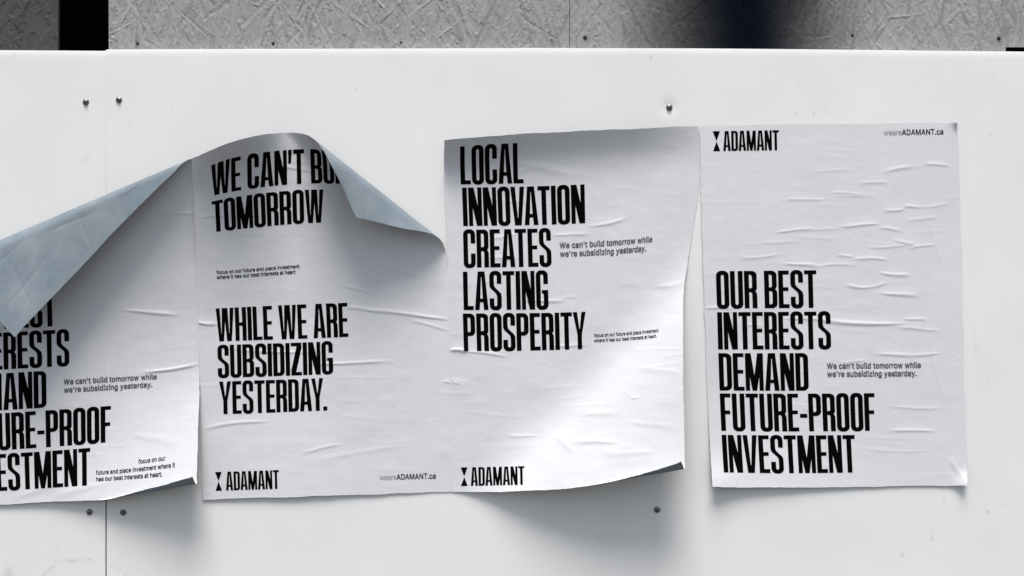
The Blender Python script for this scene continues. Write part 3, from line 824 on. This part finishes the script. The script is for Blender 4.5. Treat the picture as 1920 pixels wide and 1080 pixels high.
def wrinkle_field(PX, PY, ws, seed, fine):
    """ridges given in photo pixels as (x0,y0,x1,y1,sigma,height px)"""
    W = np.zeros_like(PX)
    r = np.random.default_rng(seed)
    for (x0, y0, x1, y1, sg, am) in ws:
        L = math.hypot(x1 - x0, y1 - y0)
        tx, ty = (x1 - x0) / L, (y1 - y0) / L
        u = (PX - x0) * tx + (PY - y0) * ty; v = -(PX - x0) * ty + (PY - y0) * tx
        bow = r.normal(0, .012) * L
        s = u / L
        v = v - bow * (4 * s * (1 - s)) - 1.0 * np.sin(s * 5 + r.random() * 6)
        e = np.clip((s + .12) / .4, 0, 1) * np.clip((1.12 - s) / .4, 0, 1)
        e = e * e * (3 - 2 * e)
        sgm = 0.74 * sg * (0.75 + .5 * s if r.random() < .5 else 1.25 - .5 * s)
        prof = np.exp(-(v / sgm) ** 2 / 2)
        # steeper below than above, and a slack hollow behind the ridge
        prof = prof + 0.22 * np.exp(-((v + 2.6 * sgm) / (2.4 * sgm)) ** 2 / 2)
        W += 0.74 * am * e * prof
    for k in range(fine):
        x0 = r.uniform(PX.min(), PX.max()); y0 = r.uniform(PY.min(), PY.max())
        L = r.uniform(25, 110); a = r.normal(0, .10)
        u = (PX - x0) * math.cos(a) + (PY - y0) * math.sin(a); v = -(PX - x0) * math.sin(a) + (PY - y0) * math.cos(a)
        W += r.uniform(.06, .24) * np.exp(-(u / L * 2) ** 2) * np.exp(-(v / r.uniform(1.6, 3.4)) ** 2 / 2)
    return W


class Poster:
    def __init__(s, label, cu, cv, X, Y, H, base, wr, seed, bend=None, curls=(), bumps=(), fine=40, relief=1.0, wamp=1.0):
        rows = lambda A: np.array([a if len(a) == len(cu) else np.interp(cu, [cu[0], cu[-1]], a) for a in A], float)
        PX = tensor(cu, cv, rows(X), US, VS); PY = tensor(cu, cv, rows(Y), US, VS); PZ = tensor(cu, cv, rows(H), US, VS)
        PZ = 0.5 * (PZ + np.sqrt(PZ * PZ + 0.5))
        if bend is not None:
            PZ = PZ + bend(PX, PY)
        for (bx, by, rad, am) in bumps:
            PZ = PZ + am * np.exp(-((PX - bx) ** 2 + (PY - by) ** 2) / rad ** 2)
        W = wamp * wrinkle_field(PX, PY, wr, seed, fine)
        PX0, PY0 = PX.copy(), PY.copy()
        # slack of the sheet
        glued = np.clip(np.minimum(US, PW - US) / 14, 0.12, 1)[None, :]
        W += glued * relief * 0.9 * (vnoise(PX / 85 + seed, PY / 60, seed) - .5) + glued * relief * .35 * (vnoise(PX / 28 + seed, PY / 16, seed + 1) - .5)
        W += 0.09 * (vnoise(PX / 6, PY / 5, seed + 2) - .5)
        # ragged hand-cut edges
        eu = np.minimum(US, PW - US)[None, :]; ev = np.minimum(VS, PH - VS)[:, None]
        PY = PY + np.exp(-(ev / 5) ** 2) * (1.6 * (vnoise(PX / 31, PY * 0 + seed, seed + 5) - .5) + .8 * (vnoise(PX / 5, PY * 0 + seed, seed + 7) - .5))
        PX = PX + np.exp(-(eu / 5) ** 2) * (1.6 * (vnoise(PY / 31, PX * 0 + seed, seed + 6) - .5) + .8 * (vnoise(PY / 5, PX * 0 + seed, seed + 8) - .5))
        W = W - W.min() * 0
        flatmask = PZ < 1.5
        W = np.where(flatmask, np.maximum(W, -0.25), W)
        for c in curls:
            PX, PY, PZ = c.apply(PX, PY, PZ)
        def normals(P):
            du = np.gradient(P, axis=1); dv = np.gradient(P, axis=0)
            n = np.cross(du, dv); n /= np.maximum(np.linalg.norm(n, axis=-1, keepdims=True), 1e-12)
            return n
        P = px(PX, PY, PZ, base)
        N = normals(P)
        if N[len(VS) // 2, len(US) // 2, 1] > 0:
            N = -N
        P = P + N * (W * S)[..., None]
        N2 = normals(P)
        if (N2 * N).sum() < 0:
            N2 = -N2
        s.P, s.N = P, N2
        ctr = P.reshape(-1, 3).mean(0)
        s.root = empty("poster", (ctr[0], 0, ctr[2]), label=label, cat="poster", group="posters pasted on the white panels")
        nr, nc = P.shape[:2]
        n = nr * nc
        TH = 0.00035
        front = P.reshape(-1, 3); back = (P - N2 * TH).reshape(-1, 3)
        bord = np.concatenate([np.arange(nc), nc * np.arange(1, nr) + nc - 1, (nr - 1) * nc + np.arange(nc - 2, -1, -1), nc * np.arange(nr - 2, 0, -1)])
        k = len(bord)
        V = np.concatenate([front, back, front[bord], back[bord]])
        a0 = 2 * n + np.arange(k); b0 = 2 * n + k + np.arange(k)
        Ff = grid_faces(nr, nc); Fb = grid_faces(nr, nc, True) + n
        Fe = np.stack([a0, np.roll(a0, -1), np.roll(b0, -1), b0], -1)
        mi = np.concatenate([np.zeros(len(Ff)), np.ones(len(Fb)), np.zeros(len(Fe))])
        mesh_np("sheet", V, [Ff, Fb, Fe], [M_PAPER, M_BACK], s.root, matidx=mi)

    def at(s, xy, off):
        u = np.clip(xy[:, 0] / STEP, 0, len(US) - 1.001) * (len(US) - 1) / (PW / STEP) if False else np.clip(xy[:, 0] / PW * (len(US) - 1), 0, len(US) - 1.001)
        v = np.clip(xy[:, 1] / PH * (len(VS) - 1), 0, len(VS) - 1.001)
        i, j = u.astype(int), v.astype(int)
        fu, fv = (u - i)[:, None], (v - j)[:, None]
        g = lambda A: A[j, i] * (1 - fu) * (1 - fv) + A[j, i + 1] * fu * (1 - fv) + A[j + 1, i] * (1 - fu) * fv + A[j + 1, i + 1] * fu * fv
        n = g(s.N); n /= np.maximum(np.linalg.norm(n, axis=-1, keepdims=True), 1e-9)
        return g(s.P) + n * off

    def ink(s, name, pieces, material, off=0.00045, parent=None):
        V, F, n = [], [], 0
        for v, f in pieces:
            # the printing stops at the paper's edge
            V.append(v); F.append(f + n); n += len(v)
        V = np.concatenate(V); F = np.concatenate(F)
        W = s.at(V, off)
        # all faces look out of the printed side
        a, b_, c_ = W[F[:, 0]], W[F[:, 1]], W[F[:, 2]]
        nn = np.cross(b_ - a, c_ - a)
        fl = (nn * s.at(V[F].mean(1), 1.0)).sum(-1) - (nn * s.at(V[F].mean(1), 0.0)).sum(-1) < 0
        F[fl] = F[fl][:, ::-1]
        par = parent or s.root
        me = mesh_np(name, W - (np.array(parent.parent.location) if parent else 0), F, [material], None if parent else par)
        if parent:
            me.parent = parent
        return me

    def logo(s, x0, y0, x1, y1, ex0, ex1):
        r = s.ink("logo", [caps("ADAMANT", x0, y0, y1 - y0, x1 - x0, 3.0)], M_INK)
        s.ink("emblem", [hourglass(ex0, ex1, y0, y1)], M_INK, parent=r)

    def web(s, x0, base, width, size):
        k = sum(INTER[c][0] for c in "weare") / sum(INTER[c][0] for c in "weareADAMANT.ca")
        k = k * .985
        r = s.ink("web_address", [sans("ADAMANT.ca", x0 + width * k, base, size, width * (1 - k), .035)], M_INK)
        s.ink("prefix", [sans("weare", x0, base, size, width * k, -.0)], M_LIGHT_INK, parent=r)


def ease_bend(x0, y0, nx, ny, r, slope):
    dd = np.linspace(0, 600, 601)
    sl_ = slope * np.clip(dd / r, 0, 1) ** 1.5 * (1 - 0.62 * np.clip((dd - r) / 130, 0, 1))
    hh = np.cumsum(np.convolve(np.pad(sl_, 12, mode='edge'), np.ones(25) / 25, 'valid'))
    def f(X, Y):
        d = np.clip((X - x0) * nx + (Y - y0) * ny + 10 * (vnoise(X / 130, Y / 130, 91) - .5), 0, 599)
        return np.interp(d, dd, hh)
    return f


DEMAND = [("INTERESTS", 350, 211), ("DEMAND", 427, 167), ("FUTURE-PROOF", 502.5, 289), ("INVESTMENT", 580, 249)]

# ---- leftmost: OUR BEST INTERESTS DEMAND..., top folded right over
A = Poster("leftmost poster, its top folded far down to show the blue grey back",
    [0, 120, 240, 360, 480], [0, 150, 300, 450, 600, 677],
    [[-122, 367], [-114, 371], [-107, 374], [-103, 374], [-97, 371], [-92, 368]],
    [[281, 287, 292, 295.5, 296.5], [430, 428, 424, 418, 410], [581, 574, 568, 561, 555], [729, 722, 715, 708, 701], [876, 870, 862, 851, 833], [953, 946, 939, 936, 933]],
    [[34, 34, 38, 52, 60], [20, 20, 22, 26, 22], [4, 4, 5, 6, 3], [0, 0, 0, 0, 1], [0, 0, 3, 14, 32], [2, 5, 12, 32, 60]],
    0.0006,
    [(230, 583, 333, 590, 2.8, 1.9), (268, 699, 372, 683, 2.6, 2.3), (293, 400, 365, 399, 2.2, .8), (190, 640, 205, 720, 5, .5), (225, 570, 240, 700, 6, .5),
     (40, 650, 150, 640, 3, .5), (250, 815, 330, 830, 7, .8), (30, 935, 110, 900, 6, 1.0), (100, 930, 200, 905, 6, 1.0), (-90, 330, 40, 350, 3, .9), (60, 380, 160, 345, 3, .8), (-60, 300, -20, 400, 5, .8), (200, 330, 290, 318, 2.6, .7), (-100, 410, 30, 400, 3, .7), (100, 300, 130, 360, 4, .6)],
    41, curls=[Curl((368, 293.5), (0, 450), (0, 200), 5, .036, 174), Curl((215, 934), (366, 908), (300, 1000), 2.5, .042, 160)], fine=30)
A.ink("slogan", [caps("OUR BEST", 24, 273, 70, 187)] + [caps(t_, 24, y_, 70, w_) for t_, y_, w_ in DEMAND], M_INK)
A.ink("tagline", [sans("We can't build tomorrow while", 224, 455.5, 20.2, 176, .075), sans("we're subsidizing yesterday.", 224, 471, 20.2, 168, .075)], M_GREY_INK)
A.ink("caption", [sans("focus on our", 366, 618, 14.6, 52, .05), sans("future and place investment where it", 284, 631, 14.6, 153, .05),
                  sans("has our best interests at heart.", 284, 643, 14.6, 129, .05)], M_INK)

# ---- second: WE CAN'T BUILD TOMORROW, top bulging and right corner folded forward
B = Poster("bulging poster reading WE CAN'T BUI at its top, with right corner folded down",
    [0, 50, 100, 180, 260, 360, 480], [0, 25, 90, 164, 255, 318, 500, 677],
    [[361, 411, 460, 539, 615, 694, 772], [361, 411, 460, 540, 616, 699, 782], [363, 412, 461, 541, 619, 706, 804], [366, 415, 464, 543, 620, 712, 824], [369, 838.5], [372, 842], [376, 849], [380, 854]],
    [[296, 275, 259.5, 248, 249, 263, 277], [327, 304, 291, 281, 280, 290, 301], [377, 364, 355, 346, 344, 350, 358], [440, 432.5, 427, 419.5, 416, 417, 420],
     [518, 514.5, 511, 505, 502, 500, 497], [580, 577.5, 575, 571.5, 568.5, 565, 561], [760, 758.5, 757, 754, 751, 748, 745], [937, 935.5, 934, 931.5, 929, 926, 922]],
    [[72, 106, 104, 32, 58, 40, 12], [57, 74, 74, 28, 38, 28, 9], [36, 40, 38, 21, 21, 15, 6], [20, 20, 19, 13, 11, 8, 3], [7, 7, 7, 5, 4, 3, 1], [2, 1, 1, 1, 0, 0, 0], [0, 0], [2, 3, 4, 5, 4, 2, 0]],
    0.0011,
    [(647, 577, 713, 583, 2.6, 1.6), (690, 581, 842, 598, 2.8, 2.0), (580, 682, 733, 678, 2.4, 1.5), (366, 604, 408, 608, 2.6, 2.2), (430, 652, 580, 662, 2.4, 1.3),
     (378, 407, 495, 402, 2.4, 1.1), (680, 443, 733, 456, 3, 1.6), (383, 803, 500, 789, 2.8, 1.4), (567, 848, 640, 833, 3, 1.0), (640, 536, 700, 548, 2.6, .8),
     (700, 490, 800, 520, 3.5, .7), (830, 716, 846, 717, 2, 1.0), (520, 310, 610, 325, 3, .9), (600, 860, 760, 835, 4, .5), (770, 600, 842, 618, 2.6, 1.0)],
    52, curls=[Curl((598, 268), (838, 459), (838, 250), 29, -.03, 149, 0.0008)], fine=40)
B.ink("slogan", [caps("WE CAN'T BUILD", 35, 25, 65), caps("TOMORROW", 34, 102, 63, 212)], M_INK)
B.ink("slogan", [caps("WHILE WE ARE", 33, 318, 62, 252), caps("SUBSIDIZING", 34, 387, 62, 220), caps("YESTERDAY.", 36, 456, 62, 205)], M_INK)
B.ink("caption", [sans("focus on our future and place investment", 38, 253.5, 13.6, 159, .05), sans("where it has our best interests at heart", 38, 263.5, 13.6, 151, .05)], M_INK)
B.logo(45, 626, 146, 661, 25, 37.5)
B.web(336, 651, 108, 19.5)

# ---- third: LOCAL INNOVATION, lower right corner lifting off
C = Poster("poster reading LOCAL INNOVATION CREATES LASTING PROSPERITY, lower right corner lifting and curling",
    [0, 120, 240, 360, 480], [0, 40, 80, 200, 290, 420, 550, 677],
    [[833, 952, 1071, 1193, 1308], [833, 952, 1072, 1194, 1310], [834, 953, 1073, 1196, 1311], [838, 957, 1076, 1193, 1298], [840, 959, 1078, 1188, 1284], [844, 962, 1081, 1187, 1281], [846, 964, 1083, 1187, 1282], [848, 966, 1085, 1190, 1285]],
    [[263, 252.5, 246.5, 241, 236], [301, 296, 291, 285, 278], [341, 339, 335, 328, 320], [461, 459, 456, 448, 437], [550, 549, 547, 540, 529], [679, 678, 675, 669, 659], [801, 799, 796, 788, 778], [923, 921, 914, 904, 903]],
    [[40, 35, 29, 21, 7], [12, 10, 8, 5, 2], [1.5, 1, 1, 0, 0], [0, 0], [0, 0], [0, 0], [0, 0], [0, 4, 9, 10, 8]],
    0.0014,
    [(1107, 424, 1175, 411, 3, 1.2), (1033, 440, 1107, 440, 2.5, 1.0), (925, 446, 975, 438, 2.4, 1.0), (980, 563, 1060, 562, 2.4, 1.3), (1050, 560, 1085, 556, 2, .6),
     (843, 657, 876, 656, 2.8, 2.4), (868, 658, 952, 668, 2.4, 1.3), (1033, 647, 1102, 647, 2.3, 1.0), (950, 816, 1010, 818, 2.4, .8), (1077, 830, 1155, 828, 3.5, 1.6),
     (1040, 815, 1075, 845, 6, 1.3), (1090, 780, 1160, 772, 5, .9), (1180, 745, 1200, 745, 2, .8), (940, 300, 1100, 330, 7, .9), (1130, 850, 1230, 848, 5, .9), (1180, 790, 1260, 800, 5, .8),
     (900, 480, 960, 484, 2.2, .6), (1230, 540, 1280, 530, 4, .9), (1200, 690, 1275, 700, 5, .8), (846, 716, 862, 717, 2, .8), (920, 372, 990, 380, 3, .6)],
    63, bend=ease_bend(850, 900, .722, .692, 80, .50), curls=[Curl((1092, 913), (1284, 879), (1200, 1000), 2.5, .024, 158)], fine=50, relief=1.1)
C.ink("slogan", [caps("LOCAL", 30, 15, 70, 119), caps("INNOVATION", 32, 91, 72, 230), caps("CREATES", 31, 170, 72, 166), caps("LASTING", 29, 249.5, 72, 160), caps("PROSPERITY", 27, 328, 71, 233)], M_INK)
C.ink("tagline", [sans("We can't build tomorrow while", 213, 208.5, 20.6, 181, .075), sans("we're subsidizing yesterday.", 213, 224.5, 20.6, 170, .075)], M_GREY_INK)
C.ink("caption", [sans("focus on our future and place investment", 276, 377, 13, 144, .05), sans("where it has our best interests at heart.", 276, 387, 13, 140, .05)], M_INK)
C.logo(36, 629, 138, 665, 17, 30)

# ---- rightmost: OUR BEST INTERESTS DEMAND FUTURE-PROOF INVESTMENT
D = Poster("flat rightmost poster reading OUR BEST INTERESTS DEMAND FUTURE-PROOF INVESTMENT in full",
    [0, 160, 320, 480], [0, 60, 340, 600, 677],
    [[1312, 1795], [1313, 1797], [1321, 1804], [1331, 1811], [1336, 1814]],
    [[236, 233.5, 232, 229.5], [296, 293.5, 292, 289.5], [575.5, 574.5, 573, 571], [835, 836.5, 835, 833], [912.5, 914.5, 912, 910]],
    [[1, 0, 0, 0], [1, 0, 0, 0], [2, 0, 0, 1], [6, 1, 0, 1], [15, 7, 2, 2]],
    0.0009,
    [(1470, 375, 1550, 373, 2.3, 1.0), (1557, 362, 1622, 363, 2.2, .9), (1657, 396, 1695, 392, 2.6, 1.4), (1693, 387, 1726, 388, 2.4, 1.3), (1720, 388, 1780, 382, 2.2, .8),
     (1573, 424, 1650, 420, 2.6, 1.6), (1453, 435, 1530, 430, 2.5, 1.4), (1525, 431, 1570, 428, 2.2, .7), (1648, 427, 1690, 431, 2.3, 1.2), (1676, 452, 1716, 456, 2.4, 1.3),
     (1625, 464, 1700, 461, 2.2, 1.0), (1705, 466, 1755, 457, 2.3, 1.1), (1387, 485, 1465, 478, 2.4, 1.0), (1570, 479, 1602, 480, 2.2, 1.1), (1598, 485, 1665, 487, 2.6, 1.4),
     (1467, 494, 1535, 500, 2.6, 1.6), (1530, 500, 1608, 496, 2.4, 1.0), (1648, 512, 1706, 516, 2.7, 1.7), (1585, 535, 1636, 538, 2.6, 1.7), (1630, 538, 1665, 531, 2.4, 1.2),
     (1651, 549, 1722, 556, 2.8, 1.7), (1320, 577, 1372, 578, 2.4, 1.5), (1467, 596, 1560, 600, 3.0, 1.4), (1540, 602, 1695, 607, 3.2, 2.4), (1695, 597, 1738, 600, 2.4, 1.3),
     (1685, 615, 1762, 619, 2.4, 1.0), (1641, 662, 1712, 666, 2.7, 1.6), (1705, 666, 1762, 663, 2.4, 1.3), (1665, 806, 1755, 807, 2.5, 1.5), (1671, 763, 1762, 764, 2.3, .9),
     (1655, 323, 1712, 311, 2.8, 1.2), (1731, 305, 1782, 313, 2.5, 1.2), (1612, 345, 1665, 340, 2.5, 1.0), (1560, 370, 1640, 366, 2.2, .6), (1700, 412, 1760, 409, 2.3, .8),
     (1740, 410, 1770, 500, 4, .5), (1745, 640, 1765, 740, 4, .6), (1575, 678, 1625, 676, 2.2, .9), (1385, 608, 1430, 612, 2.2, .9), (1500, 766, 1560, 770, 2.2, .5),
     (1610, 840, 1740, 846, 2.4, .5), (1620, 700, 1700, 704, 2.2, .5), (1780, 860, 1812, 905, 5, 1.6), (1430, 455, 1500, 452, 2.2, .6), (1520, 322, 1600, 318, 2.2, .5)],
    74, bumps=[(1802, 226, 13, 11), (1817, 912, 20, 12), (1330, 915, 40, 8)], fine=70, relief=.55, wamp=.74)
D.ink("slogan", [caps("OUR BEST", 23, 273, 70, 187)] + [caps(t_, 23, y_, 70, w_) for t_, y_, w_ in DEMAND], M_INK)
D.ink("tagline", [sans("We can't build tomorrow while", 225, 456.5, 20.2, 176, .075), sans("we're subsidizing yesterday.", 225, 471.5, 20.2, 168, .075)], M_GREY_INK)
D.logo(43, 10.5, 147, 48, 24, 37.5)
D.web(341.5, 22, 112.5, 20)
